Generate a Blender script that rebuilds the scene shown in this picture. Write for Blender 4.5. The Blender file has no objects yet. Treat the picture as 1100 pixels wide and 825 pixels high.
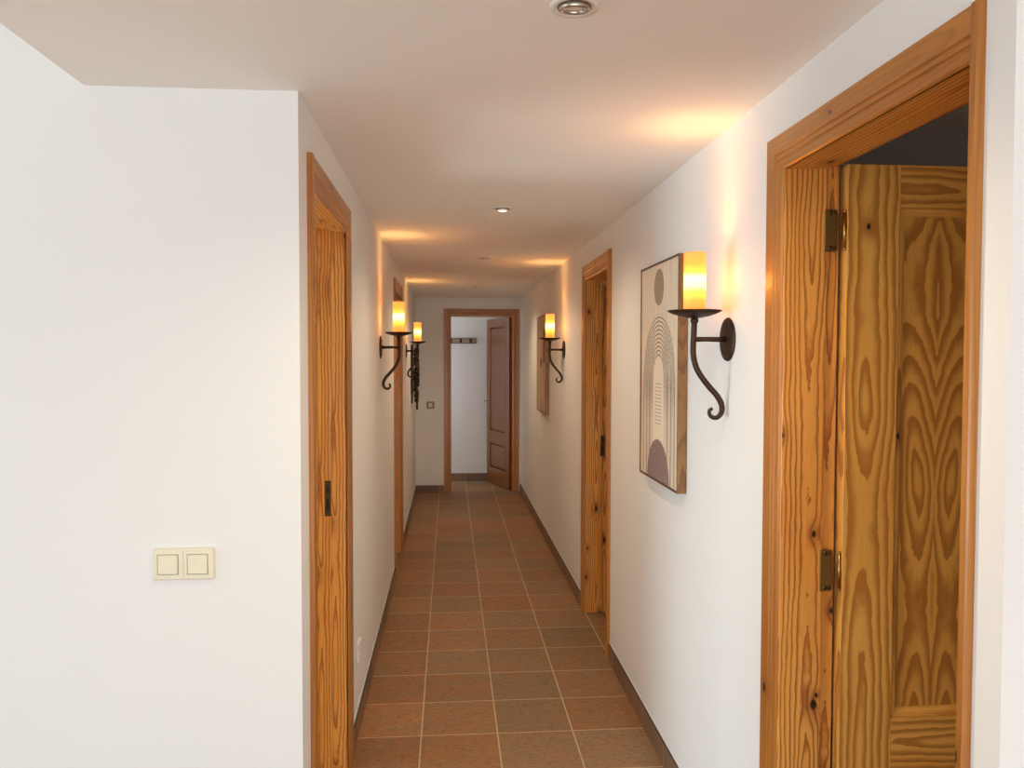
import bpy, bmesh, math, random
from mathutils import Vector, Matrix

random.seed(7)
C = bpy.context.scene.collection
PI = math.pi

# ------------------------------------------------------------------ measured layout (metres)
XL, XR = -0.39, 0.833          # corridor walls
YF, YN = 2.106, 1.118          # where the left wall / the right wall begin
YE = 9.20                      # far wall
YV = 10.03                     # wall beyond the far doorway
ZC = 2.266                     # ceiling
XS = -0.923                    # edge of the lowered ceiling
TILE, TX, TY = 0.318, -0.118, 3.260

# ------------------------------------------------------------------ node helpers
def new_mat(name):
    m = bpy.data.materials.new(name); m.use_nodes = True
    nt = m.node_tree; nt.nodes.clear()
    out = nt.nodes.new('ShaderNodeOutputMaterial')
    b = nt.nodes.new('ShaderNodeBsdfPrincipled')
    nt.links.new(b.outputs[0], out.inputs[0])
    return m, nt, b, out

class G:
    """tiny helper for writing math node graphs"""
    def __init__(s, nt): s.nt = nt
    def n(s, t, **k):
        x = s.nt.nodes.new(t)
        for a, v in k.items(): setattr(x, a, v)
        return x
    def put(s, sock, v):
        if isinstance(v, (int, float)): sock.default_value = v
        elif isinstance(v, (tuple, list)): sock.default_value = v
        else: s.nt.links.new(v, sock)
    def m(s, op, a, b=None, c=None, clamp=False):
        x = s.n('ShaderNodeMath', operation=op); x.use_clamp = clamp
        s.put(x.inputs[0], a)
        if b is not None: s.put(x.inputs[1], b)
        if c is not None: s.put(x.inputs[2], c)
        return x.outputs[0]
    def add(s, a, b): return s.m('ADD', a, b)
    def sub(s, a, b): return s.m('SUBTRACT', a, b)
    def mul(s, a, b): return s.m('MULTIPLY', a, b)
    def ss(s, x, a, b):
        r = s.n('ShaderNodeMapRange', interpolation_type='SMOOTHSTEP')
        s.put(r.inputs[0], x); s.put(r.inputs[1], a); s.put(r.inputs[2], b)
        return r.outputs[0]
    def xyz(s, v):
        x = s.n('ShaderNodeSeparateXYZ'); s.put(x.inputs[0], v); return x.outputs
    def vec(s, x, y, z=0.0):
        c = s.n('ShaderNodeCombineXYZ')
        s.put(c.inputs[0], x); s.put(c.inputs[1], y); s.put(c.inputs[2], z); return c.outputs[0]
    def noise(s, v, scale, detail=2.0, rough=0.5, dist=0.0):
        x = s.n('ShaderNodeTexNoise'); s.put(x.inputs['Vector'], v)
        x.inputs['Scale'].default_value = scale; x.inputs['Detail'].default_value = detail
        x.inputs['Roughness'].default_value = rough; x.inputs['Distortion'].default_value = dist
        return x.outputs[0]
    def mix(s, f, a, b):
        x = s.n('ShaderNodeMix', data_type='RGBA'); s.put(x.inputs[0], f)
        s.put(x.inputs[6], a if not isinstance(a, tuple) else (*a, 1)[:4])
        s.put(x.inputs[7], b if not isinstance(b, tuple) else (*b, 1)[:4]); return x.outputs[2]
    def bump(s, h, strength, dist, bsdf):
        x = s.n('ShaderNodeBump'); x.inputs['Strength'].default_value = strength
        x.inputs['Distance'].default_value = dist; s.put(x.inputs['Height'], h)
        s.nt.links.new(x.outputs[0], bsdf.inputs['Normal'])

def c255(r, g, b):
    f = lambda v: (v / 255 / 12.92) if v <= 10 else ((v / 255 + .055) / 1.055) ** 2.4
    return (f(r), f(g), f(b), 1.0)

# ------------------------------------------------------------------ materials
def mat_plaster(name, col, bump=0.12):
    m, nt, b, _ = new_mat(name); g = G(nt)
    geo = g.n('ShaderNodeNewGeometry').outputs['Position']
    n = g.noise(geo, 35.0, 4.0, .6)
    n2 = g.noise(geo, 1.3, 2.0)
    col2 = tuple(c * .965 for c in col[:3]) + (1,)
    nt.links.new(g.mix(n2, col, col2), b.inputs['Base Color'])
    b.inputs['Roughness'].default_value = .75
    g.bump(n, bump, .004, b)
    return m

def mat_plain(name, col, rough=.5, metal=0.0, bump=None, coat=0.0):
    m, nt, b, _ = new_mat(name); g = G(nt)
    tc = g.n('ShaderNodeTexCoord').outputs['Object']
    n = g.noise(tc, 40.0, 3.0)
    col2 = tuple(c * .86 for c in col[:3]) + (1,)
    nt.links.new(g.mix(n, col, col2), b.inputs['Base Color'])
    b.inputs['Roughness'].default_value = rough; b.inputs['Metallic'].default_value = metal
    b.inputs['Coat Weight'].default_value = coat
    if bump: g.bump(g.noise(tc, bump[0], 4.0), bump[1], bump[2], b)
    return m

def mat_floor():
    m, nt, b, _ = new_mat('terracotta_tile'); g = G(nt)
    pos = g.n('ShaderNodeNewGeometry').outputs['Position']
    x, y, z = g.xyz(pos)
    a = g.m('DIVIDE', g.sub(x, TX), TILE); c = g.m('DIVIDE', g.sub(y, TY), TILE)
    ia, ic = g.m('FLOOR', a), g.m('FLOOR', c)
    fa, fc = g.m('FRACT', a), g.m('FRACT', c)
    ea = g.m('MINIMUM', fa, g.sub(1.0, fa)); ec = g.m('MINIMUM', fc, g.sub(1.0, fc))
    wob = g.mul(g.sub(g.noise(pos, 30.0, 2.0), .5), .006)
    e = g.add(g.m('MINIMUM', ea, ec), wob)
    grout = g.sub(1.0, g.ss(e, .0065, .0115))
    wn = g.n('ShaderNodeTexWhiteNoise', noise_dimensions='3D')
    g.put(wn.inputs['Vector'], g.vec(ia, ic, 3.0)); r1 = wn.outputs['Value']
    wn2 = g.n('ShaderNodeTexWhiteNoise', noise_dimensions='3D')
    g.put(wn2.inputs['Vector'], g.vec(ia, ic, 9.0)); r2 = wn2.outputs['Value']
    sh = g.vec(g.add(x, g.mul(r1, 17.0)), g.add(g.mul(y, 2.2), g.mul(r2, 31.0)), 0.0)
    big = g.noise(sh, 5.0, 4.0, .6, .6)
    fine = g.noise(sh, 34.0, 7.0, .72, 1.2)
    t = g.ss(g.add(g.mul(big, .9), g.mul(r1, .30)), .36, .86)
    col = g.mix(t, c255(144, 120, 92), c255(164, 114, 74))
    col = g.mix(g.mul(g.ss(fine, .45, .72), .75), col, c255(88, 62, 42))
    col = g.mix(g.mul(g.ss(g.noise(sh, 9.0, 3.0), .58, .8), .45), col, c255(166, 136, 106))
    br = g.add(.86, g.mul(r2, .24))
    hsv = g.n('ShaderNodeHueSaturation'); g.put(hsv.inputs['Value'], br); g.put(hsv.inputs['Color'], col)
    col = g.mix(grout, hsv.outputs[0], c255(196, 172, 138))
    nt.links.new(col, b.inputs['Base Color'])
    nt.links.new(g.add(g.mul(fine, .25), .36), b.inputs['Roughness'])
    b.inputs['Specular IOR Level'].default_value = .22
    h = g.sub(g.mul(fine, .25), grout)
    g.bump(h, .45, .003, b)
    return m

def mat_skirting():
    m, nt, b, _ = new_mat('skirting_tile'); g = G(nt)
    geo = g.n('ShaderNodeNewGeometry'); pos = geo.outputs['Position']
    x, y, z = g.xyz(pos)
    nx, ny, nz = g.xyz(geo.outputs['True Normal'])
    along_x = g.m('GREATER_THAN', g.m('ABSOLUTE', ny), .5)
    co = g.add(g.mul(g.sub(1.0, along_x), g.m('DIVIDE', g.sub(y, TY), TILE)),
               g.mul(along_x, g.m('DIVIDE', g.sub(x, TX), TILE)))
    f = g.m('FRACT', co); e = g.m('MINIMUM', f, g.sub(1.0, f))
    grout = g.sub(1.0, g.ss(e, .005, .010))
    wn = g.n('ShaderNodeTexWhiteNoise', noise_dimensions='1D'); g.put(wn.inputs['W'], g.m('FLOOR', co))
    n = g.noise(pos, 14.0, 5.0, .65)
    col = g.mix(g.ss(g.add(g.mul(n, .7), g.mul(wn.outputs[0], .4)), .3, .85), c255(120, 94, 74), c255(150, 110, 82))
    col = g.mix(grout, col, c255(170, 150, 128))
    top = g.m('GREATER_THAN', nz, .5)                      # unglazed dark top edge of the tile
    col = g.mix(top, col, c255(46, 36, 30))
    nt.links.new(col, b.inputs['Base Color']); b.inputs['Roughness'].default_value = .45
    return m

def mat_wood(name, light, mid, dark, ring=.009, width=.35, knots=1.0, wav=1.0, rough=.33, red=None, spread=.05, strength=.82):
    """varnished pine from UVs in metres: u across the board (0 at its heart), v along it"""
    m, nt, b, _ = new_mat(name); g = G(nt)
    uv = g.n('ShaderNodeUVMap').outputs[0]
    u, v, _z = g.xyz(uv)
    # knots
    kx, ky = 10.0, 3.1
    vo = g.n('ShaderNodeTexVoronoi', voronoi_dimensions='2D', feature='F1')
    vo.inputs['Scale'].default_value = 1.0
    kn = g.noise(uv, 40.0, 2.0)
    g.put(vo.inputs['Vector'], g.vec(g.add(g.mul(u, kx), g.mul(kn, .03)), g.mul(v, ky)))
    cr = g.xyz(vo.outputs['Color'])
    keep = g.m('GREATER_THAN', cr[0], 1.0 - .52 * knots)
    px, py, _q = g.xyz(vo.outputs['Position'])
    du = g.m('DIVIDE', g.sub(g.mul(u, kx), px), kx); dv = g.m('DIVIDE', g.sub(g.mul(v, ky), py), ky)
    dk = g.m('SQRT', g.add(g.m('POWER', g.m('ABSOLUTE', du), 2.0), g.m('POWER', g.m('ABSOLUTE', g.mul(dv, .62)), 2.0)))
    size = g.add(.0045, g.mul(cr[1], .0055))
    dn = g.m('DIVIDE', dk, size)
    knot = g.mul(keep, g.sub(1.0, g.ss(dn, .55, 1.15)))
    halo = g.mul(keep, g.m('EXPONENT', g.mul(g.m('POWER', g.mul(dn, .33), 2.0), -1.0)))
    # ring coordinate
    w1 = g.sub(g.noise(g.vec(g.mul(u, 1.5), g.mul(v, .62), 1.7), 1.6, 1.0, .45), .5)
    w2 = g.sub(g.noise(g.vec(g.mul(u, 6.0), g.mul(v, 2.4), 5.1), 2.0, 3.0, .55), .5)
    w3 = g.sub(g.noise(g.vec(g.mul(u, 20.0), g.mul(v, 9.0), 2.1), 2.0, 3.0, .6), .5)
    uu = g.add(u, g.mul(w2, .028 * wav))
    dd = g.add(g.mul(w1, 5.2 * spread), g.mul(w3, .012 * wav))
    r = g.m('SQRT', g.add(g.mul(uu, uu), g.mul(dd, dd)))
    r = g.add(r, g.mul(halo, .010))
    f = g.m('FRACT', g.m('DIVIDE', r, ring))
    band = g.mul(g.ss(f, 1.0 - width - .35, 1.0 - width * .45), g.sub(1.0, g.ss(f, .95, 1.0)))
    fine = g.noise(g.vec(g.mul(u, 260.0), g.mul(v, 6.0), 0.0), 1.0, 3.0, .6)
    tone = g.noise(g.vec(g.mul(u, 4.0), g.mul(v, .7), 8.0), 2.0, 2.0)
    col = g.mix(g.ss(tone, .3, .7), light, mid)
    bandcol = dark
    if red: bandcol = g.mix(g.ss(w2, -.15, .15), dark, red)
    col = g.mix(g.mul(band, strength), col, bandcol)
    col = g.mix(g.mul(g.ss(fine, .45, .8), .28), col, dark)
    col = g.mix(g.mul(halo, .55), col, red or dark)
    col = g.mix(knot, col, c255(38, 14, 8))
    nt.links.new(col, b.inputs['Base Color'])
    b.inputs['Roughness'].default_value = rough
    b.inputs['Coat Weight'].default_value = .25; b.inputs['Coat Roughness'].default_value = .25
    g.bump(g.add(band, g.mul(fine, .5)), .10, .001, b)
    return m

WALL = mat_plaster('white_wall_paint', (.86, .86, .85, 1))
CEIL = mat_plaster('white_ceiling_paint', (.90, .885, .85, 1), .06)
FLOOR = mat_floor()
SKIRT = mat_skirting()
CAULK = mat_plain('white_caulk', (.82, .81, .79, 1), .6)
PINE = mat_wood('varnished_pine', c255(240, 172, 84), c255(228, 152, 66), c255(158, 76, 28), ring=.0115, width=.22,
                knots=1.0, red=c255(112, 38, 14), spread=.026, wav=.8, strength=.75)
PINE_TRIM = mat_wood('varnished_pine_trim', c255(190, 126, 52), c255(174, 110, 42), c255(136, 76, 26), ring=.012, width=.3,
                     knots=.3, wav=.5, spread=.03, strength=.35)
PINE_LEAF = mat_wood('honey_pine_boards', c255(240, 184, 92), c255(230, 168, 78), c255(172, 106, 38), ring=.019, width=.42,
                     knots=.16, wav=1.0, rough=.3, spread=.040, strength=.8)
PINE_PANEL = mat_wood('honey_pine_panel', c255(232, 176, 84), c255(222, 158, 72), c255(164, 98, 34), ring=.017, width=.42,
                      knots=.0, wav=1.1, rough=.3, spread=.15, strength=.8)
KICK = mat_wood('red_brown_board', c255(84, 44, 26), c255(74, 38, 22), c255(60, 28, 16), knots=0.0)
PINE_SHADED = mat_wood('shaded_pine_boards', c255(138, 82, 32), c255(126, 72, 26), c255(98, 50, 16), ring=.015, width=.35,
                    knots=.1, wav=.8, rough=.35)  # darker copy of the pine; dimness of the far leaves is in its colour
IRON = mat_plain('brown_wrought_iron', c255(74, 54, 42), .48, .75, (60.0, .25, .002))
BRASS = mat_plain('aged_brass', c255(196, 160, 84), .3, 1.0)
HINGEM = mat_plain('dull_brass', c255(158, 124, 70), .42, .9)
OLDMETAL = mat_plain('dull_bronze', c255(96, 78, 50), .45, .9)
DARKGAP = mat_plain('dark_keyhole', c255(18, 14, 10), .7)
CREAM = mat_plain('cream_plastic', c255(238, 231, 205), .35)
WHITEP = mat_plain('white_plastic', c255(236, 234, 228), .35)
GREYP = mat_plain('grey_beige_plastic', c255(170, 150, 128), .4)
CHROME = mat_plain('brushed_nickel', c255(196, 188, 176), .28, 1.0)
FRAMEW = mat_wood('golden_frame_wood', c255(158, 116, 62), c255(146, 104, 54), c255(120, 80, 40), ring=.012, width=.3, knots=0.0)
FRAMED = mat_plain('dark_frame_edge', c255(92, 66, 48), .5)
PODS = mat_plain('dark_brown_dried_pods', c255(62, 38, 28), .65, 0.0, (80.0, .5, .003))
DARKWOOD = mat_plain('dark_stained_board', c255(52, 34, 26), .5)
RACKW = mat_plain('pale_rack_wood', c255(190, 162, 130), .5)
STEEL = mat_plain('satin_steel', c255(150, 140, 128), .3, 1.0)

def mat_candle():
    m, nt, b, out = new_mat('amber_candle_glass'); g = G(nt)
    z = g.xyz(g.n('ShaderNodeTexCoord').outputs['Object'])[2]
    cr = g.n('ShaderNodeValToRGB'); g.put(cr.inputs[0], g.m('DIVIDE', z, .177, clamp=True))
    e = cr.color_ramp; e.interpolation = 'EASE'
    e.elements[0].position = 0.0; e.elements[0].color = (.78, .30, .06, 1)
    e.elements[1].position = 1.0; e.elements[1].color = (.76, .31, .085, 1)
    for p, c in ((.16, (.84, .33, .055)), (.32, (1.2, .62, .09)), (.45, (2.6, 2.0, .75)), (.56, (2.6, 2.1, .95)), (.68, (1.1, .52, .07)), (.82, (.80, .32, .06))):
        k = e.elements.new(p); k.color = (*c, 1)
    b.inputs['Base Color'].default_value = c255(205, 140, 76); b.inputs['Roughness'].default_value = .45
    tr = g.n('ShaderNodeBsdfTransparent'); tr.inputs[0].default_value = (1.0, .72, .36, 1)      # thin glass lets some of the bulb's light through
    mx = g.n('ShaderNodeMixShader'); mx.inputs[0].default_value = .35
    nt.links.new(b.outputs[0], mx.inputs[1]); nt.links.new(tr.outputs[0], mx.inputs[2]); nt.links.new(mx.outputs[0], out.inputs[0])
    nt.links.new(cr.outputs[0], b.inputs['Emission Color']); b.inputs['Emission Strength'].default_value = 1.3
    return m
CANDLE = mat_candle()

def mat_lens():
    m, nt, b, out = new_mat('downlight_lens')
    b.inputs['Base Color'].default_value = c255(210, 205, 196); b.inputs['Metallic'].default_value = .7
    b.inputs['Roughness'].default_value = .25
    return m
LENS = mat_lens()
def mat_lens_on():
    m, nt, b, out = new_mat('downlight_lens_lit')
    b.inputs['Base Color'].default_value = c255(235, 230, 220)
    b.inputs['Emission Color'].default_value = (1, .93, .82, 1); b.inputs['Emission Strength'].default_value = 1.6
    return m
LENS_ON = mat_lens_on()

def mat_canvas_arch():
    """printed canvas: a speckled sun above nested arches, hatched core, stripes and a dome; uv in metres, u from the centre, v from the lower edge"""
    m, nt, b, _ = new_mat('arch_print_canvas'); g = G(nt)
    uv = g.n('ShaderNodeUVMap').outputs[0]
    u, v, _z = g.xyz(uv)
    au = g.m('ABSOLUTE', u)
    streak = g.noise(g.vec(g.mul(u, 60.0), g.mul(v, 1.5)), 1.0, 3.0, .6)
    col = g.mix(g.ss(streak, .35, .7), c255(238, 222, 198), c255(216, 197, 172))
    speck = g.noise(uv, 190.0, 2.0, .6)
    grain = g.noise(g.vec(g.mul(u, 300.0), g.mul(v, 90.0)), 1.0, 2.0, .6)
    # stripes beside the dome, falling from the arches
    st = g.m('FRACT', g.add(g.mul(au, 21.0), g.mul(streak, .25)))
    stripe = g.mul(g.ss(st, .58, .68), g.sub(1.0, g.ss(st, .86, .95)))
    zone = g.mul(g.ss(au, .085, .09), g.sub(1.0, g.ss(v, .34, .46)))
    zone = g.mul(zone, g.sub(1.0, g.ss(au, .262, .268)))
    col = g.mix(g.mul(g.mul(stripe, zone), .75), col, c255(122, 106, 96))
    zone2 = g.mul(zone, g.ss(grain, .45, .6))
    col = g.mix(g.mul(zone2, .35), col, c255(150, 134, 122))
    # arches
    zc = .395
    dv = g.m('MAXIMUM', g.sub(v, zc), 0.0)
    r = g.m('SQRT', g.add(g.mul(u, u), g.mul(g.mul(dv, dv), .86)))
    below = g.ss(v, .20, .40)
    inside = g.mul(g.sub(1.0, g.ss(r, .226, .229)), g.ss(r, .074, .077))
    inside = g.mul(inside, below)
    rn = g.m('FRACT', g.m('DIVIDE', g.add(r, g.mul(g.sub(speck, .5), .003)), .0148))
    line = g.mul(g.ss(rn, .30, .42), g.sub(1.0, g.ss(rn, .62, .74)))
    # clean lines near the crown, dotted on the flanks
    ang = g.m('DIVIDE', au, g.m('MAXIMUM', dv, .02))
    flank = g.ss(ang, .45, 1.0)
    dots = g.ss(speck, .44, .56)
    ln = g.add(g.mul(line, g.sub(1.0, flank)), g.mul(flank, g.add(g.mul(dots, .75), g.mul(line, .25))))
    col = g.mix(g.mul(g.mul(ln, inside), .82), col, c255(92, 74, 66))
    # hatched core
    core = g.sub(1.0, g.ss(r, .070, .074))
    col = g.mix(g.mul(core, g.ss(v, .05, .06)), col, c255(236, 220, 197))
    hv = g.m('FRACT', g.mul(v, 72.0))
    hat = g.mul(g.mul(g.ss(hv, .5, .6), g.sub(1.0, g.ss(hv, .75, .85))), g.sub(1.0, g.ss(au, .044, .05)))
    hat = g.mul(hat, g.mul(g.ss(v, .205, .21), g.sub(1.0, g.ss(v, .375, .38))))
    col = g.mix(g.mul(hat, .6), col, c255(128, 110, 100))
    # sun
    ds = g.m('SQRT', g.add(g.mul(u, u), g.m('POWER', g.sub(v, .742), 2.0)))
    sun = g.sub(1.0, g.ss(ds, .069, .072))
    col = g.mix(sun, col, g.mix(g.ss(speck, .35, .65), c255(186, 160, 134), c255(148, 122, 102)))
    # dome
    dd = g.m('SQRT', g.add(g.mul(u, u), g.m('POWER', g.mul(v, 1.02), 2.0)))
    dome = g.sub(1.0, g.ss(dd, .158, .161))
    col = g.mix(dome, col, g.mix(g.ss(grain, .3, .7), c255(164, 136, 128), c255(118, 96, 92)))
    nt.links.new(col, b.inputs['Base Color']); b.inputs['Roughness'].default_value = .8
    return m
CANVAS_A = mat_canvas_arch()

def mat_canvas_stem():
    m, nt, b, _ = new_mat('stem_print_canvas'); g = G(nt)
    uv = g.n('ShaderNodeUVMap').outputs[0]
    u, v, _z = g.xyz(uv)
    streak = g.noise(g.vec(g.mul(u, 30.0), g.mul(v, 2.0)), 1.0, 3.0, .6)
    col = g.mix(g.ss(streak, .35, .7), c255(206, 180, 150), c255(186, 160, 132))
    def blob(cx, cy, rx, ry):
        d = g.m('SQRT', g.add(g.m('POWER', g.m('DIVIDE', g.sub(u, cx), rx), 2.0), g.m('POWER', g.m('DIVIDE', g.sub(v, cy), ry), 2.0)))
        return g.sub(1.0, g.ss(d, .92, 1.0))
    col = g.mix(blob(-.02, .425, .06, .045), col, c255(112, 78, 58))
    stem = g.mul(g.sub(1.0, g.ss(g.m('ABSOLUTE', g.sub(u, .19)), .05, .06)), g.ss(v, .42, .43))
    col = g.mix(g.mul(stem, g.sub(1.0, g.ss(v, .70, .72))), col, c255(126, 88, 64))
    col = g.mix(g.mul(blob(.05, .0, .16, .11), .5), col, c255(160, 130, 108))
    nt.links.new(col, b.inputs['Base Color']); b.inputs['Roughness'].default_value = .8
    return m
CANVAS_B = mat_canvas_stem()

# ------------------------------------------------------------------ mesh helpers
class MB:
    def __init__(s):
        s.bm = bmesh.new(); s.uv = s.bm.loops.layers.uv.new('UVMap')
    def face(s, pts, uvs=None, mi=0, smooth=False):
        vs = [s.bm.verts.new(p) for p in pts]
        f = s.bm.faces.new(vs); f.material_index = mi; f.smooth = smooth
        if uvs:
            for l, q in zip(f.loops, uvs): l[s.uv].uv = q
        return f
    def box(s, x0, x1, y0, y1, z0, z1, axis=2, mi=0, T=None, uoff=0.0, voff=None, mirror=False):
        """axis = long axis for the grain; T maps local -> world"""
        lo = (min(x0, x1), min(y0, y1), min(z0, z1)); hi = (max(x0, x1), max(y0, y1), max(z0, z1))
        cen = [(a + b) / 2 for a, b in zip(lo, hi)]
        if voff is None: voff = random.uniform(0, 40)
        P = [(lo[0] if not i & 1 else hi[0], lo[1] if not i & 2 else hi[1], lo[2] if not i & 4 else hi[2]) for i in range(8)]
        V = [s.bm.verts.new(T(*p) if T else p) for p in P]
        for idx, na in (((0, 4, 6, 2), 0), ((1, 3, 7, 5), 0), ((0, 1, 5, 4), 1), ((2, 6, 7, 3), 1), ((0, 2, 3, 1), 2), ((4, 5, 7, 6), 2)):
            f = s.bm.faces.new([V[i] for i in idx]); f.material_index = mi
            if na != axis: ua = [k for k in range(3) if k not in (axis, na)][0]
            else: ua = [k for k in range(3) if k != axis][0]
            for l, i in zip(f.loops, idx):
                p = P[i]
                vv = p[axis] if na != axis else p[[k for k in range(3) if k not in (axis, ua)][0]] * .3
                l[s.uv].uv = (p[ua] - cen[ua] + uoff, vv + voff)
        return s
    def tube(s, pts, radii, n=12, cap=True, mi=0):
        pts = [Vector(p) for p in pts]
        if isinstance(radii, (int, float)): radii = [radii] * len(pts)
        rings = []; prev = None
        for i, p in enumerate(pts):
            d = (pts[min(i + 1, len(pts) - 1)] - pts[max(i - 1, 0)]).normalized()
            if prev is None:
                a = d.orthogonal().normalized()
            else:
                a = (prev - d * prev.dot(d)).normalized()
            prev = a; b = d.cross(a)
            rings.append([s.bm.verts.new(p + (a * math.cos(2 * PI * k / n) + b * math.sin(2 * PI * k / n)) * radii[i]) for k in range(n)])
        for r0, r1 in zip(rings, rings[1:]):
            for k in range(n):
                f = s.bm.faces.new((r0[k], r0[(k + 1) % n], r1[(k + 1) % n], r1[k])); f.smooth = True; f.material_index = mi
        if cap:
            f = s.bm.faces.new(rings[0][::-1]); f.material_index = mi
            f = s.bm.faces.new(rings[-1]); f.material_index = mi
        return s
    def lathe(s, prof, n=40, M=None, mi=0, closed=False):
        """prof: (r, h) pairs about local Z; M maps to world"""
        M = M or Matrix(); rings = []
        for r, h in prof:
            if r < 1e-6: rings.append([s.bm.verts.new(M @ Vector((0, 0, h)))])
            else: rings.append([s.bm.verts.new(M @ Vector((r * math.cos(2 * PI * k / n), r * math.sin(2 * PI * k / n), h))) for k in range(n)])
        pr = list(zip(rings, rings[1:]))
        if closed: pr.append((rings[-1], rings[0]))
        for a, b in pr:
            for k in range(n):
                k2 = (k + 1) % n
                if len(a) == 1 and len(b) == 1: continue
                if len(a) == 1: q = (a[0], b[k2], b[k])
                elif len(b) == 1: q = (a[k], a[k2], b[0])
                else: q = (a[k], a[k2], b[k2], b[k])
                f = s.bm.faces.new(q); f.smooth = True; f.material_index = mi
        return s
    def ball(s, c, r, sx=1, sy=1, sz=1, u=12, v=8, mi=0):
        prof = [(r * math.sin(PI * i / v), -r * math.cos(PI * i / v)) for i in range(v + 1)]
        return s.lathe(prof, u, Matrix.Translation(c) @ Matrix.Diagonal((sx, sy, sz, 1)), mi)
    def build(s, name, mats, parent=None, bevel=0.0, auto=None, origin=None):
        bmesh.ops.recalc_face_normals(s.bm, faces=s.bm.faces)
        me = bpy.data.meshes.new(name); s.bm.to_mesh(me); s.bm.free()
        o = bpy.data.objects.new(name, me); C.objects.link(o)
        for m in (mats if isinstance(mats, (list, tuple)) else [mats]): me.materials.append(m)
        if origin is not None:
            me.transform(Matrix.Translation(-Vector(origin))); o.location = origin
        if bevel:
            b = o.modifiers.new('bevel', 'BEVEL'); b.width = bevel; b.segments = 2; b.limit_method = 'ANGLE'; b.angle_limit = math.radians(40)
        if parent is not None: put_under(o, parent)
        return o

def put_under(o, parent):
    w = o.matrix_basis.copy()
    o.parent = parent
    pm = world(parent)
    o.matrix_parent_inverse = Matrix()
    o.matrix_basis = pm.inverted() @ w

def world(o):
    m = o.matrix_basis.copy()
    if o.parent is not None: m = world(o.parent) @ o.matrix_parent_inverse @ m
    return m

def empty(name, loc, parent=None):
    o = bpy.data.objects.new(name, None); o.empty_display_size = .05; C.objects.link(o); o.location = loc
    return o

def tag(o, label, cat, group=None, kind=None):
    o['label'] = label; o['category'] = cat
    if group: o['group'] = group
    if kind: o['kind'] = kind
    return o

def copy_tree(o, parent=None):
    c = o.copy(); C.objects.link(c)
    if parent is not None: c.parent = parent
    for ch in list(o.children): copy_tree(ch, c)
    return c

# ------------------------------------------------------------------ room shell
HEADZ = 2.046         # underside of the door heads
OPZ = HEADZ + .03

def wall_y(mb, x0, x1, y0, y1, z1, openings, z0=0.0):
    """wall running along Y between x0 and x1 with door openings (ya, yb)"""
    y = y0
    for a, b in sorted(openings):
        mb.box(x0, x1, y, a, z0, z1); mb.box(x0, x1, a, b, OPZ, z1); y = b
    if y1 - y > 1e-4: mb.box(x0, x1, y, y1, z0, z1)
def wall_x(mb, y0, y1, x0, x1, z1, openings, z0=0.0):
    x = x0
    for a, b in sorted(openings):
        mb.box(x, a, y0, y1, z0, z1); mb.box(a, b, y0, y1, OPZ, z1); x = b
    if x1 - x > 1e-4: mb.box(x, x1, y0, y1, z0, z1)

ZT = ZC
DA = (2.27, 3.012); DB = (5.68, 6.375); DR1 = (1.200, 1.908); DR2 = (4.08, 4.782); DF = (.020, .737)
JT = .03
def op(d): return (d[0] - JT + .004, d[1] + JT - .004)

def structure(mb, name, mats, label, cat, bevel=0.0):
    return tag(mb.build(name, mats, bevel=bevel), label, cat, kind='structure')

m = MB(); m.box(-8.2, 3.6, -4.2, YV + .1, -.12, 0)
structure(m, 'floor', FLOOR, 'brown terracotta tiled floor with pale grout running down the corridor', 'floor')

m = MB()
m.box(XS, 3.6, -4.2, YV + .1, ZC, 2.8)
m.box(-8.2, XS, YF + .05, YV + .1, ZC, 2.8)
m.box(-8.2, XS, -4.2, YF + .05, 2.7, 2.8)
structure(m, 'ceiling', CEIL, 'smooth white lowered ceiling over the corridor', 'ceiling')

m = MB(); wall_y(m, XL - .14, XL, YF + .1, YE, ZT, [op(DA), op(DB)]); m.box(XL - .14, XL, YF, YF + .1, 0, ZT)
structure(m, 'wall_left', WALL, 'long white left corridor wall with two pine doorways', 'wall')
m = MB(); m.box(-8.2, XL - .14, YF, YF + .1, 0, 2.7)
structure(m, 'wall_front', WALL, 'white wall facing the camera with the cream double switch', 'wall')
m = MB(); wall_y(m, XR, XR + .14, YN, YE, ZT, [(DR1[0] - .0135, DR1[1] + JT - .004), op(DR2)])
structure(m, 'wall_right', WALL, 'long white right corridor wall with the framed prints', 'wall')
m = MB(); wall_x(m, YE, YE + .10, XL - .1, XR + .14, ZT, [op(DF)])
structure(m, 'wall_far', WALL, 'white end wall around the far doorway', 'wall')
m = MB(); m.box(-1.75, 1.1, YV, YV + .1, 0, ZT)
structure(m, 'wall_beyond', WALL, 'white wall with coat rack seen through the far doorway', 'wall')
m = MB()
m.box(XR + .14, 3.6, YN, YN + .052, 0, ZT)                      # return of the right wall towards the room
m.box(3.5, 3.6, YN + .052, 6.2, 0, ZT); m.box(XR + .14, 3.5, 3.3, 3.4, 0, ZT); m.box(XR + .14, 3.5, 6.1, 6.2, 0, ZT)
structure(m, 'wall_side_rooms', WALL, 'plain white walls of the unlit rooms behind the right doorways', 'wall')
m = MB()
m.box(-3.3, -3.2, YF + .1, 7.0, 0, ZT); m.box(-3.2, XL - .14, 5.2, 5.3, 0, ZT); m.box(-3.2, XL - .14, 6.9, 7.0, 0, ZT)
structure(m, 'wall_left_rooms', WALL, 'plain white walls of the room behind the left doorway', 'wall')
m = MB()                                                        # small hall beyond the far door, daylight from its left end
m.box(XR, XR + .14, YE + .1, YV, 0, ZT)
m.box(-1.75, -1.65, YE + .1, YV, 0, .85); m.box(-1.75, -1.65, YE + .1, YV, 2.05, ZT)
m.box(-1.75, XL - .1, YE, YE + .1, 0, ZT)
structure(m, 'wall_far_hall', WALL, 'plain side walls of the small hall beyond the far door', 'wall')
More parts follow.
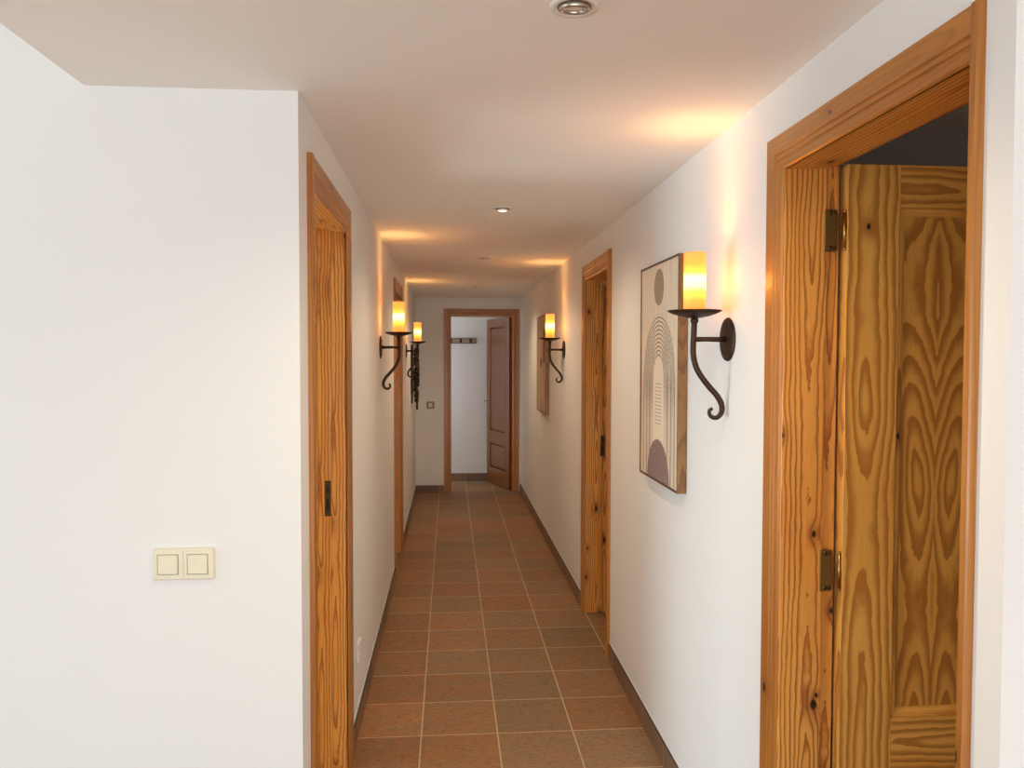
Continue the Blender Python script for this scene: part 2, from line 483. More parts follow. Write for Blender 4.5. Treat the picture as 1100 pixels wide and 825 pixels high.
m = MB()                                                        # the living room around and behind the camera
m.box(-8.3, -8.2, -4.2, -2.9, 0, 2.8); m.box(-8.3, -8.2, 1.95, YF, 0, 2.8); m.box(-8.3, -8.2, -2.9, 1.95, 2.15, 2.8); m.box(3.6, 3.7, -4.2, YN, 0, 2.8)
m.box(-8.2, -3.4, -4.3, -4.2, 0, 2.8); m.box(2.6, 3.6, -4.3, -4.2, 0, 2.8); m.box(-3.4, 2.6, -4.3, -4.2, 2.15, 2.8)
structure(m, 'wall_back', WALL, 'white living room walls behind the viewpoint with a wide glazed opening', 'wall')

# tile skirtings
def skirt(name, segs, label):
    m = MB()
    for (x0, x1, y0, y1, cx0, cx1, cy0, cy1, h) in segs:
        m.box(x0, x1, y0, y1, 0, h, mi=0)
        m.box(cx0, cx1, cy0, cy1, h, h + .006, mi=1)
    o = m.build(name, [SKIRT, CAULK]); return tag(o, label, 'baseboard', kind='structure')
def sk_y(xw, n, y0, y1, h=.088):
    t = .0105
    return (xw, xw + n * t, y0, y1, xw, xw + n * .003, y0, y1, h)
def sk_x(yw, n, x0, x1, h=.085):
    t = .0105
    return (x0, x1, yw, yw + n * t, x0, x1, yw, yw + n * .003, h)
skirt('baseboard_right', [sk_y(XR, -1, 2.008, 4.018), sk_y(XR, -1, 4.874, YE)], 'brown tile skirting along the right corridor wall')
skirt('baseboard_left', [sk_y(XL, 1, YF, 2.222), sk_y(XL, 1, 3.104, 5.592), sk_y(XL, 1, 6.462, YE)], 'brown tile skirting along the left corridor wall')
skirt('baseboard_far', [sk_x(YE, -1, XL + .0105, -.064)], 'short brown tile skirting left of the far doorway')
skirt('baseboard_beyond', [sk_x(YV, -1, -1.65, XR, .100)], 'brown tile skirting on the wall beyond the far doorway')
skirt('baseboard_front', [sk_x(YF, -1, -8.2, XL)], 'brown tile skirting below the cream double switch')

# ------------------------------------------------------------------ doors
def frame_map(O, A, N):
    O, A, N = Vector(O), Vector(A), Vector(N)
    return lambda a, n, z: O + A * a + N * n + Vector((0, 0, z))

W = .090; T_ = .014
PROF = [(0, 0), (0, .011), (.002, T_), (.046, T_), (.049, .0095), (.052, .0095), (.0545, .0125), (.061, .0125), (.0635, .0085), (.0665, .0085), (.069, .011), (W - .004, .010), (W, .006), (W, 0)]

def casing_leg(T, a_out, sgn, ztop, w, trimmed, parent, wood=PINE_TRIM, label=None):
    prof = PROF if not trimmed else [(0, 0), (0, .012), (.002, T_ + .0012), (w - .002, T_ + .0012), (w, .012), (w, 0)]
    sc = 1.0 if trimmed else w / W
    mb = MB(); vo = random.uniform(0, 40)
    lo = [mb.bm.verts.new(T(a_out + sgn * s * sc, h, 0)) for s, h in prof]
    hi = [mb.bm.verts.new(T(a_out + sgn * s * sc, h, ztop - (0 if trimmed else s * sc))) for s, h in prof]
    for i in range(len(prof) - 1):
        f = mb.bm.faces.new((lo[i], lo[i + 1], hi[i + 1], hi[i]))
        for l, q in zip(f.loops, ((prof[i], 0), (prof[i + 1], 0), (prof[i + 1], 1), (prof[i], 1))):
            l[mb.uv].uv = (q[0][0] - .045 + q[0][1], q[1] * ztop + vo)
    mb.bm.faces.new(lo); mb.bm.faces.new(hi)
    return mb.build('casing', wood, parent)

def casing_head(T, a0, a1, ztop, w, w0, w1, parent, wood=PINE_TRIM):
    """w0 / w1: width of the leg at either end (a trimmed leg gives a butt joint past its width)"""
    mb = MB(); vo = random.uniform(0, 40); sc = w / W
    A = [mb.bm.verts.new(T(a0 + (.001 if w0 < w * .8 else s * sc), h, ztop - s * sc)) for s, h in PROF]
    B = [mb.bm.verts.new(T(a1 - (.001 if w1 < w * .8 else s * sc), h, ztop - s * sc)) for s, h in PROF]
    for i in range(len(PROF) - 1):
        f = mb.bm.faces.new((A[i], A[i + 1], B[i + 1], B[i]))
        for l, q in zip(f.loops, ((PROF[i], a0), (PROF[i + 1], a0), (PROF[i + 1], a1), (PROF[i], a1))):
            l[mb.uv].uv = (q[0][0] - .045 + q[0][1], q[1] + vo)
    mb.bm.faces.new(A); mb.bm.faces.new(B)
    return mb.build('casing', wood, parent)

def jambs(T, in0, in1, depth, parent, wood=PINE, rabbet=.036, jt0=JT):
    for a, s in ((in0, -1), (in1, 1)):
        JT = jt0 if s < 0 else .03
        mb = MB(); vo = random.uniform(0, 40)
        mb.box(a, a + s * JT, -(depth - rabbet), .005, 0, HEADZ + JT, 2, T=T, voff=vo, uoff=.018)
        mb.box(a + s * min(.012, JT * .5), a + s * JT, -depth, -(depth - rabbet), 0, HEADZ + JT, 2, T=T, voff=vo + .2)
        mb.build('jamb', wood, parent, bevel=.0012)
    JT = .03
    mb = MB(); vo = random.uniform(0, 40)
    mb.box(in0, in1, -(depth - rabbet), .005, HEADZ, HEADZ + JT, 0, T=T, voff=vo)
    mb.box(in0 - .012, in1 + .012, -depth, -(depth - rabbet), HEADZ + .012, HEADZ + JT, 0, T=T, voff=vo + 3)
    mb.build('head_jamb', wood, parent, bevel=.0012)

def leaf(width, height, parent_door, pos, ang, woods, stile=.146, rail_t=.105, panel_b=.655, lock=(.50, .655), handle=False, panel_wood=None, kick=False, name='leaf'):
    """two-panel pine leaf; local x from the hinge edge, y thickness, z up; visible face is y = 0"""
    th = .038; parts = []
    wood, = woods if len(woods) == 1 else (woods[0],)
    L = empty(name, (0, 0, 0))
    M = MB()
    b = .0
    mould = .022
    z_lo0 = .20
    # stiles
    M.box(0, stile - .01, 0, th, 0, height, 2, uoff=.012, voff=3.35)
    M.box(width - stile + .01, width, 0, th, 0, height, 2)
    o = M.build('stile', wood, L, bevel=.0015)
    M = MB()
    M.box(stile - .01, width - stile + .01, 0, th, height - rail_t, height, 0, uoff=.01)
    M.box(stile - .01, width - stile + .01, 0, th, lock[0], lock[1], 0, uoff=-.012)
    M.box(stile - .01, width - stile + .01, 0, th, 0, z_lo0, 0)
    M.build('rail', wood, L, bevel=.0015)
    def panel(z0, z1, vo, nm):
        x0, x1 = stile - .01, width - stile + .01
        xc = (x0 + x1) / 2
        # sloping moulding round the panel
        mb = MB()
        for (pa, pb, qa, qb) in (((x0, z0), (x1, z0), (x0 + mould, z0 + mould), (x1 - mould, z0 + mould)),
                                 ((x1, z1), (x0, z1), (x1 - mould, z1 - mould), (x0 + mould, z1 - mould)),
                                 ((x0, z1), (x0, z0), (x0 + mould, z1 - mould), (x0 + mould, z0 + mould)),
                                 ((x1, z0), (x1, z1), (x1 - mould, z0 + mould), (x1 - mould, z1 - mould))):
            along = 0 if pa[1] == pb[1] else 1
            for t0, t1, d0, d1 in ((0, .10, .0, .006), (.10, .50, .006, .0065), (.50, .58, .0065, .011), (.58, 1.0, .011, .015)):
                def at(p, q, t, d): return (p[0] + (q[0] - p[0]) * t, d, p[1] + (q[1] - p[1]) * t)
                P = [at(pa, qa, t0, d0), at(pb, qb, t0, d0), at(pb, qb, t1, d1), at(pa, qa, t1, d1)]
                U = [((t * mould - .01), (p[0] if along == 0 else p[2]) + vo) for p, t in zip(P, (t0, t0, t1, t1))]
                mb.face(P, U)
        mb.build('moulding', wood, L)
        # book-matched panel board: two halves mirrored about its middle
        mb = MB()
        xc = x0 + .112
        X0, X1, Z0, Z1, d = x0 + mould - .004, x1 - mould + .004, z0 + mould - .004, z1 - mould + .004, .0145
        for xa, xb in ((X0, xc), (xc, X1)):
            P = [(xa, d, Z0), (xb, d, Z0), (xb, d, Z1), (xa, d, Z1)]
            mb.face(P, [(abs(p[0] - xc) - .045, p[2] + vo) for p in P])
        mb.box(X0, X1, d + .0005, th - .006, Z0, Z1, 2)
        mb.build('panel', panel_wood or wood, L)
    panel(lock[1], height - rail_t, 11.3, 'panel')
    panel(z_lo0, lock[0], 21.7, 'panel')
    if handle:
        hb = MB()
        for y, s in ((0, -1), (th, 1)):
            hb.box(width - .075, width - .038, y, y + s * .004, height * .5 - .17, height * .5 + .06)
            hb.tube([(width - .056, y, height * .5), (width - .056, y + s * .05, height * .5)], .009)
            hb.tube([(width - .056, y + s * .048, height * .5), (width - .10, y + s * .052, height * .5 + .003), (width - .18, y + s * .05, height * .5)], [.010, .009, .007])
        ho = hb.build('handle', STEEL, L, bevel=.001)
        ho['label'] = 'satin steel lever handle with long backplate'
    if kick:
        mb = MB()
        mb.box(.01, width - .004, -.004, 0, .004, .205, 0)
        o = mb.build('kick_board', KICK, L, bevel=.001); o['label'] = 'dark red brown kick board'
    L.matrix_basis = Matrix.Translation(pos) @ Matrix.Rotation(ang, 4, 'Z')
    put_under(L, parent_door)
    return L

def hinge(T3, parent):
    """T3(x, y, z) local: x along the gap direction, y out, z up from hinge middle"""
    mb = MB()
    mb.tube([T3(0, 0, -.045), T3(0, 0, .045)], .0042, 12)
    for z in (-.016, .014): mb.tube([T3(0, 0, z), T3(0, 0, z + .002)], .0048, 12)
    mb.ball(T3(0, 0, .048), .0048); mb.ball(T3(0, 0, -.048), .0048)
    return mb

# --- right near door (open, leaf seen)
D1 = empty('door_1', (XR + .07, (DR1[0] + DR1[1]) / 2, 0))
tag(D1, 'open pine door in the right wall nearest the viewpoint, leaf showing tall panel', 'door', 'pine doors', 'structure')
T = frame_map((XR, 0, 0), (0, 1, 0), (-1, 0, 0))
casing_leg(T, 1.184, 1, 2.136, .018, True, D1)
casing_leg(T, 2.004, -1, 2.136, W, False, D1, PINE_TRIM)
casing_head(T, 1.184, 2.004, 2.136, W, .018, W, D1)
jambs(T, DR1[0], DR1[1], .14, D1, jt0=.014)
L1 = leaf(.735, 2.045, D1, (.981, 1.893, .012), 0.0, (PINE_LEAF,), panel_wood=PINE_PANEL)
def hinge_set(z, parent):
    hb = MB()
    X, Y = .9770, 1.8985
    hb.tube([(X, Y, z - .045), (X, Y, z + .045)], .0042, 12)
    for k in (-.016, .014): hb.tube([(X, Y, z + k), (X, Y, z + k + .002)], .0049, 12)
    hb.ball((X, Y, z + .046), .0045); hb.ball((X, Y, z - .046), .0045)
    # flap let into the jamb
    hb.box(.936, .970, DR1[1] - .0015 + .012, DR1[1] + .012, z - .046, z + .046)
    o = hb.build('hinge', BRASS, parent); o['label'] = 'brass butt hinge'
    hb = MB()
    hb.box(.930, .962, DR1[1] - .0025, DR1[1] + .003, z - .052, z + .052)
    o = hb.build('hinge_plate', HINGEM, parent, bevel=.001)
    hb = MB()
    for k in (-.044, .044):
        hb.ball((.944, DR1[1] - .003, z + k), .006, 1, .35, 1)
        hb.ball((.954, DR1[1] - .003, z + k), .005, 1, .35, 1)
    hb.build('screw_head', OLDMETAL, parent)
for z in (1.895, 1.042): hinge_set(z, D1)

# --- right far door (open, empty reveal)
D2 = empty('door_2', (XR + .07, (DR2[0] + DR2[1]) / 2, 0))
tag(D2, 'open pine doorway in the right wall between the two framed prints', 'door', 'pine doors', 'structure')
casing_leg(T, 4.022, 1, 2.136, .055, True, D2)
casing_leg(T, 4.870, -1, 2.136, W, False, D2)
casing_head(T, 4.022, 4.870, 2.136, W, .055, W, D2)
jambs(T, DR2[0], DR2[1], .14, D2)
leaf(.70, 2.045, D2, (XR + .148, DR2[0] + .03, .012), 0.0, (PINE_LEAF,))
def strike(parent, x0, x1, y, s, z0, z1):
    mb = MB(); mb.box(x0, x1, y, y + s * .002, z0, z1)
    o = mb.build('strike_plate', OLDMETAL, parent, bevel=.001)
    mb = MB(); w = x1 - x0
    h = z1 - z0
    mb.box(x0 + w * .3, x1 - w * .3, y + s * .0015, y + s * .003, z0 + h * .14, z0 + h * .5)
    mb.box(x0 + w * .3, x1 - w * .3, y + s * .0015, y + s * .003, z0 + h * .66, z0 + h * .86)
    mb.build('latch_hole', DARKGAP, o)
strike(D2, .925, .949, DR2[1], -1, .97, 1.10)

# --- left near door (open, empty reveal)
D3 = empty('door_3', (XL - .05, (DA[0] + DA[1]) / 2, 0))
tag(D3, 'open pine doorway in the left wall by the white corner', 'door', 'pine doors', 'structure')
TL = frame_map((XL, 0, 0), (0, 1, 0), (1, 0, 0))
casing_leg(TL, 2.226, 1, 2.140, .040, True, D3)
casing_leg(TL, 3.102, -1, 2.140, W, False, D3)
casing_head(TL, 2.226, 3.102, 2.140, W, .040, W, D3)
jambs(TL, DA[0], DA[1], .14, D3, rabbet=.084)
strike(D3, XL - .082, XL - .058, DA[1] + .012, -1, .975, 1.11)
leaf(.72, 2.045, D3, (XL - .148, DA[0] + .03, .012), PI, (PINE_LEAF,))

# --- left far door (closed, set back in its frame)
D4 = empty('door_4', (XL - .05, (DB[0] + DB[1]) / 2, 0))
tag(D4, 'closed pine door in the left wall behind the nearer left sconce', 'door', 'pine doors', 'structure')
casing_leg(TL, 5.596, 1, 2.136, W, False, D4)
casing_leg(TL, 6.460, -1, 2.136, W, False, D4)
casing_head(TL, 5.596, 6.460, 2.136, W, W, W, D4)
jambs(TL, DB[0], DB[1], .14, D4, rabbet=.080)
leaf(DB[1] - DB[0] + .012, 2.04, D4, (XL - .062, DB[0] - .006, .012), PI / 2, (PINE_SHADED,), stile=.11)

# --- far door (ajar into the hall beyond)
D5 = empty('door_5', ((DF[0] + DF[1]) / 2, YE + .05, 0))
tag(D5, 'half open pine door at the far end of the corridor', 'door', 'pine doors', 'structure')
TF = frame_map((0, YE, 0), (1, 0, 0), (0, -1, 0))
for a, s in ((-.062, 1), (.812, -1)): casing_leg(TF, a, s, 2.136, .082, False, D5)
casing_head(TF, -.062, .812, 2.136, W, .082, .082, D5)
jambs(TF, DF[0], DF[1], .10, D5)
ang5 = math.atan2(.694, -.227)
L5 = leaf(.735, 2.035, D5, (.735, YE + .070, .012), ang5, (PINE_SHADED,), stile=.125, handle=True, kick=True)
# its visible face must look back at the corridor: thickness runs away from the viewer
L5.matrix_basis = L5.matrix_basis @ Matrix.Diagonal((1, -1, 1, 1)) if False else L5.matrix_basis

# ------------------------------------------------------------------ wall sconces
def make_sconce():
    """local: wall plane at x = 0, sconce projects along +x, z = 0 at the arm height"""
    S = empty('wall_sconce', (0, 0, 0)); AX = .104
    RY = Matrix.Rotation(PI / 2, 4, 'Y')
    mb = MB(); mb.lathe([(0, .0005), (.064, .0005), (.0655, .002), (.064, .0045), (.05, .0075), (.02, .010), (0, .0105)], 48, RY)
    mb.build('backplate', IRON, S)
    mb = MB()
    for sgn in (-1, 1): mb.ball((.009, .0, sgn * .040), .005, .6)
    mb.tube([(.008, 0, 0), (.03, 0, 0), (.07, 0, .0005), (AX - .002, 0, 0)], [.0095, .0078, .0072, .0076], 14)
    mb.build('arm', IRON, S)
    # hand-forged stem with a scroll at its foot
    ctrl = [(AX, .055), (AX + .001, .03), (AX + .002, .0), (AX + .003, -.035), (AX - .001, -.065), (AX - .011, -.092), (AX - .028, -.118), (AX - .05, -.145),
            (AX - .070, -.167), (AX - .083, -.188), (AX - .0875, -.207), (AX - .083, -.225), (AX - .070, -.235), (AX - .056, -.2325), (AX - .0485, -.222), (AX - .050, -.2115), (AX - .058, -.2075)]
    pts = []
    for i in range(len(ctrl) - 1):
        p0 = ctrl[max(i - 1, 0)]; p1 = ctrl[i]; p2 = ctrl[i + 1]; p3 = ctrl[min(i + 2, len(ctrl) - 1)]
        for k in range(5):
            t = k / 5
            pts.append(tuple(.5 * (2 * b + (c - a) * t + (2 * a - 5 * b + 4 * c - d) * t * t + (3 * b - a - 3 * c + d) * t ** 3) for a, b, c, d in zip(p0, p1, p2, p3)))
    pts.append(ctrl[-1]); n = len(pts)
    rad = [.0088 - .0042 * (max(0, i / n - .55) / .45) for i in range(n)]
    mb = MB(); mb.tube([(p[0], 0, p[1]) for p in pts], rad, 14)
    mb.ball((AX, 0, .056), .0125)
    mb.build('stem', IRON, S)
    mb = MB()
    mb.lathe([(0, .0625), (.02, .064), (.045, .0695), (.066, .0765), (.0795, .0835), (.0805, .0855), (.078, .0865), (.066, .0820), (.04, .079), (0, .078)], 56, Matrix.Translation((AX, 0, 0)))
    mb.build('drip_plate', IRON, S)
    mb = MB(); h0 = .0805; H = .177
    mb.lathe([(.0315, 0), (.0325, .004), (.0325, H - .003), (.0318, H), (.0290, H), (.0282, H - .004), (.0282, .006), (.0315, 0)], 48, Matrix.Translation((AX, 0, h0)))
    o = mb.build('candle_shade', CANDLE, S, origin=(AX, 0, h0))
    o['label'] = 'glowing amber candle shaped glass shade'
    mb = MB(); mb.lathe([(0, 0), (.010, 0), (.011, .02), (.0095, .045), (0, .046)], 24, Matrix.Translation((AX, 0, h0)))
    mb.build('bulb_holder', IRON, S)
    return S
spots = [('R', 2.312, 'wrought iron candle sconce on the right wall beside the near open door'),
         ('R', 5.707, 'wrought iron candle sconce on the right wall in front of the far framed print'),
         ('L', 4.521, 'wrought iron candle sconce on the left wall, the nearer of the two'),
         ('L', 7.200, 'wrought iron candle sconce on the left wall above the dark hanging pods')]
LIGHTS = []
proto = make_sconce()
for i, (side, y, lab) in enumerate(spots):
    o = proto if i == 0 else copy_tree(proto)
    x = XR if side == 'R' else XL
    o.location = (x, y, 1.633); o.rotation_euler.z = PI if side == 'R' else 0
    tag(o, lab, 'wall lamp', 'wall sconces')
    d = bpy.data.lights.new('candle_glow', 'SPOT'); d.energy = 2.5; d.color = (1.0, .47, .12); d.shadow_soft_size = .026
    d.spot_size = math.radians(142); d.spot_blend = 1.0
    lo = bpy.data.objects.new('candle_glow', d); C.objects.link(lo); lo.rotation_euler = (PI, 0, 0)
    lo.location = (x + (.104 if side == 'L' else -.104), y, 1.633 + .0805 + .160)
    d = bpy.data.lights.new('candle_bulb', 'POINT'); d.energy = 5.0; d.color = (1.0, .56, .18); d.shadow_soft_size = .016
    lo = bpy.data.objects.new('candle_bulb', d); C.objects.link(lo); lo.location = (x + (.104 if side == 'L' else -.104), y, 1.633 + .0805 + .090)

# ------------------------------------------------------------------ recessed downlights
def make_downlight(lit):
    D = empty('ceiling_downlight', (0, 0, 0))
    mb = MB(); mb.lathe([(.033, -.001), (.0335, -.004), (.040, -.0055), (.047, -.004), (.0485, .0), (.047, .001), (.033, .001)], 48, closed=True)
    mb.build('trim_ring', WHITEP, D)
    tilt = Matrix.Rotation(math.radians(9), 4, 'X')
    mb = MB(); mb.lathe([(.0245, -.007), (.0262, -.010), (.0300, -.010), (.0312, -.006), (.0312, .004), (.0245, .004)], 48, tilt, closed=True)
    mb.build('swivel_ring', CHROME, D)
    mb = MB()
    mb.lathe([(.0245, -.005), (.020, -.0125), (.011, -.0165), (0, -.0175)] if lit else [(.0245, -.005), (.017, .002), (.009, .0055), (0, .006)], 40, tilt)
    mb.build('lamp_lens', LENS_ON if lit else LENS, D)
    mb = MB(); mb.lathe([(.033, .0005), (.0305, .0012), (.0, .0015)], 40)
    mb.build('recess_rim', DARKGAP, D)
    return D
dls = [(.244, 1.553, False, 'round recessed downlight in the ceiling nearest the viewpoint, cut by the top edge'),
       (.245, 3.663, True, 'second round recessed downlight along the ceiling, its lens bright white'),
       (.245, 5.474, False, 'third round recessed downlight along the corridor ceiling'),
       (.248, 7.657, False, 'farthest round recessed downlight near the end wall')]
for x, y, lit, lab in dls:
    D = make_downlight(lit); D.location = (x, y, ZC); tag(D, lab, 'ceiling light', 'recessed downlights')

# ------------------------------------------------------------------ framed prints
def picture(name, x, y0, y1, z0, z1, canvas, label, depth=.035, edge=.008):
    P = empty(name, (x, (y0 + y1) / 2, z0)); X0, X1 = x - depth, x - .002
    for a in (y0, y1):
        mb = MB(); s = edge if a == y0 else -edge
        mb.box(X0, X1, a, a + s, z0, z1, 2, mi=0)
        for f in mb.bm.faces:
            if abs(f.calc_center_median().x - X0) < 1e-4: f.material_index = 1
        mb.build('frame_rail', [FRAMEW, FRAMED], P, bevel=.0008)
    for a, s in ((z0, edge), (z1, -edge)):
        mb = MB(); mb.box(X0, X1, y0 + edge, y1 - edge, a, a + s, 1)
        for f in mb.bm.faces:
            if abs(f.calc_center_median().x - X0) < 1e-4: f.material_index = 1
        mb.build('frame_rail', [FRAMEW, FRAMED], P, bevel=.0008)
    mb = MB(); xc = X0 + .004; yc = (y0 + y1) / 2
    ya, yb, za, zb = y0 + edge, y1 - edge, z0 + edge, z1 - edge
    q = [(xc, yb, za), (xc, ya, za), (xc, ya, zb), (xc, yb, zb)]
    mb.face(q, [(yc - p[1], p[2] - za) for p in q])
    mb.box(xc + .0006, xc + .012, ya, yb, za, zb, 2)
    mb.build('canvas', canvas, P)
    return tag(P, label, 'picture', 'framed prints')
picture('framed_print', XR, 2.712, 3.262, 1.098, 1.943, CANVAS_A, 'framed print of nested arches under a round sun, behind the nearest right sconce')
picture('framed_print', XR, 6.56, 7.19, 1.098, 1.94, CANVAS_B, 'framed beige print with small brown shapes behind the far right sconce')

# ------------------------------------------------------------------ switches and sockets
def rounded_plate(mb, x0, x1, z0, z1, d, r, ymap, n=6, mi=0):
    """plate in local (x, depth, z) with rounded corners and a soft front edge"""
    def ring(ins, dep):
        pts = []
        rr = max(r - ins, .0006)
        for cx, cz, a0 in ((x1 - r, z1 - r, 0), (x0 + r, z1 - r, PI / 2), (x0 + r, z0 + r, PI), (x1 - r, z0 + r, 1.5 * PI)):
            for k in range(n + 1):
                a = a0 + k / n * PI / 2
                pts.append((cx + rr * math.cos(a), dep, cz + rr * math.sin(a)))
        return [mb.bm.verts.new(ymap(*p)) for p in pts]
    rings = [ring(0, 0), ring(0, d * .6), ring(d * .15, d * .85), ring(d * .5, d)]
    for a, b in zip(rings, rings[1:]):
        N = len(a)
        for k in range(N):
            f = mb.bm.faces.new((a[k], a[(k + 1) % N], b[(k + 1) % N], b[k])); f.material_index = mi
    f = mb.bm.faces.new(rings[-1]); f.material_index = mi
    mb.bm.faces.new(rings[0][::-1])

def switch(name, O, A, N, w, h, gangs, mats, label, cat, rock=.054):
    Tm = frame_map(O, A, N)
    S = empty(name, O)
    mb = MB()
    rounded_plate(mb, -w / 2, w / 2, -h / 2, h / 2, .009, .006, Tm)
    mb.build('cover_plate', mats[0], S)
    if gangs == 2:
        sm = MB(); sm.box(-.0007, .0007, .0080, .0093, -h / 2 + .003, h / 2 - .003, T=Tm); sm.build('seam_shade', SEAM_SHADE, S)
    for k in range(gangs):
        c = 0 if gangs == 1 else (-.5 + k) * w * .5 + (-.003 if k else 0)
        fr = MB()
        rounded_plate(fr, c - rock / 2 - .0016, c + rock / 2 + .0016, -rock / 2 - .0016, rock / 2 + .0016, .0094, .002, Tm, 3)
        fr.build('rocker_gap_shade', SHADOWP, S)
        rk = MB()
        prof = [(-rock / 2, .0108), (0, .0102), (rock / 2, .0124)]
        rounded_plate(rk, c - rock / 2, c + rock / 2, -rock / 2, rock / 2, .0125, .003, Tm, 4)
        rk.build('rocker', mats[1], S)
    return tag(S, label, cat)
SEAM_SHADE = mat_plain('switch_seam_shade', c255(196, 186, 158), .5)  # darker cream strip painted as the shade of the middle groove
SHADOWP = mat_plain('switch_gap_shade', c255(120, 112, 92), .6)  # darker surround painted as the shade round each rocker
switch('light_switch', (-.690, YF, 1.039), (1, 0, 0), (0, -1, 0), .156, .083, 2, (CREAM, CREAM), 'cream double light switch on the big white wall at left', 'switch', .053)
switch('light_switch', (-.219, YE, 1.020), (1, 0, 0), (0, -1, 0), .092, .084, 1, (GREYP, WHITEP), 'small grey framed switch on the end wall left of the far doorway', 'switch', .046)
switch('light_switch', (XL, 5.34, 1.010), (0, 1, 0), (1, 0, 0), .080, .080, 1, (WHITEP, WHITEP), 'white light switch on the left wall beside the closed door frame', 'switch', .05)

SK = empty('wall_socket', (XL, 3.385, .325))
Tm = frame_map((XL, 3.385, .325), (0, 1, 0), (1, 0, 0))
mb = MB(); rounded_plate(mb, -.041, .041, -.041, .041, .010, .007, Tm); mb.build('cover_plate', WHITEP, SK)
RYm = Matrix.Translation((XL + .010, 3.385, .325)) @ Matrix.Rotation(PI / 2, 4, 'Y')
mb = MB(); mb.lathe([(.0235, .0005), (.0225, .002), (.0205, .002), (.020, -.0005)], 36, RYm, closed=True); mb.build('socket_rim', WHITEP, SK)
mb = MB()
for s in (-1, 1): mb.tube([(XL + .0095, 3.385 + s * .0095, .325), (XL + .0108, 3.385 + s * .0095, .325)], .0028, 12)
mb.build('pin_hole', DARKGAP, SK)
tag(SK, 'white wall socket low on the left wall past the near doorway', 'socket')

# ------------------------------------------------------------------ coat rack beyond the far door
CRK = empty('coat_rack', (.12, YV, 1.782))
mb = MB(); mb.box(-.10, .333, YV - .014, YV, 1.754, 1.811, 0); mb.build('rack_board', RACKW, CRK, bevel=.002)
for z0, z1 in ((1.749, 1.757), (1.808, 1.816)):
    mb = MB(); mb.box(-.105, .338, YV - .018, YV, z0, z1, 0); mb.build('edge_strip', DARKWOOD, CRK, bevel=.001)
mb = MB(); mb.box(.330, .338, YV - .018, YV, 1.757, 1.808, 2); mb.build('edge_strip', DARKWOOD, CRK, bevel=.001)
for x in (.020, .144, .268):
    mb = MB(); mb.box(x - .014, x + .014, YV - .019, YV - .0135, 1.760, 1.806)
    mb.tube([(x, YV - .018, 1.796), (x, YV - .045, 1.795), (x, YV - .062, 1.800), (x, YV - .066, 1.806)], [.007, .006, .0055, .006])
    mb.ball((x, YV - .066, 1.807), .009)
    mb.tube([(x, YV - .018, 1.770), (x, YV - .032, 1.762), (x, YV - .042, 1.768), (x, YV - .043, 1.776)], [.006, .005, .005, .005])
    mb.build('coat_hook', DARKWOOD, CRK, bevel=.001)
tag(CRK, 'small pale coat rack with dark hooks on the wall beyond the far door', 'coat rack')

# ------------------------------------------------------------------ dark hanging by the far corner
HG = empty('hanging_pod_string', (XL, 8.25, 1.72))
mb = MB()
mb.box(XL, XL + .016, 8.02, 8.36, 1.20, 1.70, 2); mb.box(XL, XL + .012, 8.10, 8.28, 1.10, 1.205, 2)
mb.build('backing_board', DARKWOOD, HG, bevel=.003)
mb = MB(); mb.tube([(XL + .004, 8.22, 1.71), (XL + .045, 8.22, 1.705), (XL + .055, 8.22, 1.67), (XL + .052, 8.22, 1.25)], .004, 8)
mb.build('cord', PODS, HG)
rnd = random.Random(3)
mb = MB()
for k in range(92):
    z = 1.66 - k * .0059
    w = .018 + .010 * math.sin(min(1, k / 40) * PI / 2)
    if k > 76: w *= 1 - (k - 76) * .035
    a = rnd.uniform(0, 2 * PI)
    mb.ball((XL + .052 + math.cos(a) * w * .55, 8.22 + math.sin(a) * w * .9, z), .014 + rnd.uniform(0, .005), 1, 1, 1.35, 10, 6)
mb.build('pod_cluster', PODS, HG)
mb = MB()
for k in range(9):
    a = k / 9 * 2 * PI
    mb.tube([(XL + .054 + .004 * math.cos(a), 8.22 + .004 * math.sin(a), 1.15), (XL + .056 + .007 * math.cos(a), 8.22 + .007 * math.sin(a), 1.09), (XL + .057 + .009 * math.cos(a), 8.22 + .009 * math.sin(a), 1.032)], [.003, .0035, .002], 6)
mb.ball((XL + .054, 8.22, 1.155), .011)
mb.build('tassel', PODS, HG)
tag(HG, 'dark brown knobbly hanging with tassel on the left wall near the far corner', 'wall hanging')

# ------------------------------------------------------------------ camera
f_px, yaw, pitch, roll, h = 848.4222420165662, 0.07913085830646474, -0.034158338821475495, 0.0016926319691532516, 1.5793907668925138
cy, sy = math.cos(yaw), math.sin(yaw)
fw = Vector((sy * math.cos(pitch), cy * math.cos(pitch), math.sin(pitch))); rt = Vector((cy, -sy, 0)); up = rt.cross(fw)
r2 = rt * math.cos(roll) + up * math.sin(roll); u2 = up * math.cos(roll) - rt * math.sin(roll)
cam = bpy.data.cameras.new('camera'); co = bpy.data.objects.new('camera', cam); C.objects.link(co)
cam.sensor_fit = 'HORIZONTAL'; cam.sensor_width = 36.0; cam.lens = f_px / 1100 * 36.0; cam.clip_start = .02
co.matrix_world = Matrix(((r2.x, u2.x, -fw.x, 0), (r2.y, u2.y, -fw.y, 0), (r2.z, u2.z, -fw.z, h), (0, 0, 0, 1)))
bpy.context.scene.camera = co

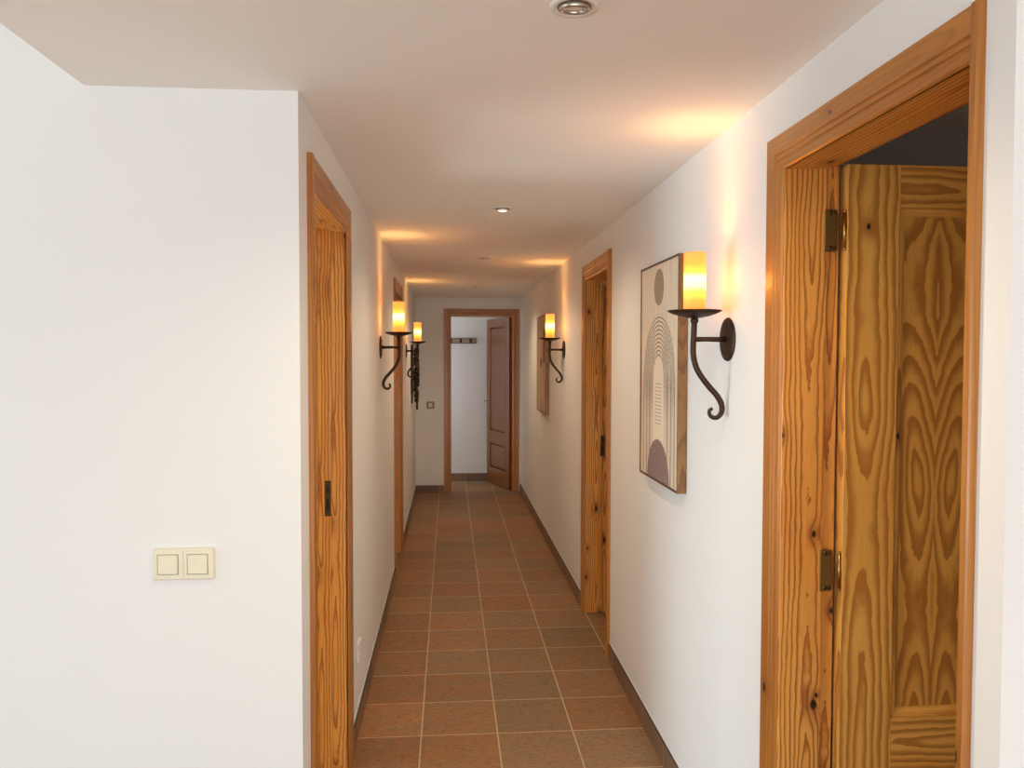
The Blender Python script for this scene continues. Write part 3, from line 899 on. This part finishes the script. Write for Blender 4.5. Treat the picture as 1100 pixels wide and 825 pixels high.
# ------------------------------------------------------------------ light
def area(name, loc, target, sx, sz, energy, color):
    d = bpy.data.lights.new(name, 'AREA'); d.shape = 'RECTANGLE'; d.size = sx; d.size_y = sz; d.energy = energy; d.color = color
    o = bpy.data.objects.new(name, d); C.objects.link(o); o.location = loc
    o.rotation_euler = (Vector(target) - Vector(loc)).to_track_quat('-Z', 'Y').to_euler()
    return o
area('window_daylight', (-8.1, -.5, 1.05), (0, -.5, 1.05), 4.7, 2.0, 132, (.74, .91, 1.0))
area('back_window_daylight', (-.6, -4.15, .6), (-.2, 2.0, .6), 5.6, 1.1, 132, (.74, .91, 1.0))
area('left_room_fill', (-3.15, 2.95, .85), (0, 2.75, .8), 1.3, 1.5, 50, (.74, .91, 1.0))  # added fill inside the left room, which has no window; brightens the right wall
d = bpy.data.lights.new('low_sun', 'SUN'); d.energy = 11.0; d.angle = .01; d.color = (1, .93, .82)
o = bpy.data.objects.new('low_sun', d); C.objects.link(o); o.rotation_euler = Vector((.12, .913, -.42)).to_track_quat('-Z', 'Y').to_euler()
area('hall_window_daylight', (-1.62, (YE + .1 + YV) / 2, 1.45), (.5, YV, 1.2), 0.68, 1.1, 12, (.92, .97, 1.0))
for (x, y, lit, lab), k in zip(dls, (1.3, 1.1, .85, .9)):  # added corridor fill at every downlight, including those with unlit lenses
    if True:
        d = bpy.data.lights.new('downlight_fill', 'SPOT'); d.energy = 33 * k; d.color = (1, .78, .52); d.spot_size = math.radians(150); d.spot_blend = 1.0; d.shadow_soft_size = .03
        o = bpy.data.objects.new('downlight_fill', d); C.objects.link(o); o.location = (x, y, ZC - .02)

w = bpy.data.worlds.new('sky'); bpy.context.scene.world = w; w.use_nodes = True
bg = w.node_tree.nodes['Background']; bg.inputs[0].default_value = (.80, .90, 1.0, 1); bg.inputs[1].default_value = .9

sc = bpy.context.scene
sc.view_settings.view_transform = 'Standard'; sc.view_settings.look = 'None'
sc.view_settings.exposure = 0.0; sc.view_settings.gamma = 1.0; sc.view_settings.use_curve_mapping = False
sc.cycles.max_bounces = 10; sc.cycles.diffuse_bounces = 7; sc.cycles.glossy_bounces = 4
sc.cycles.use_denoising = True
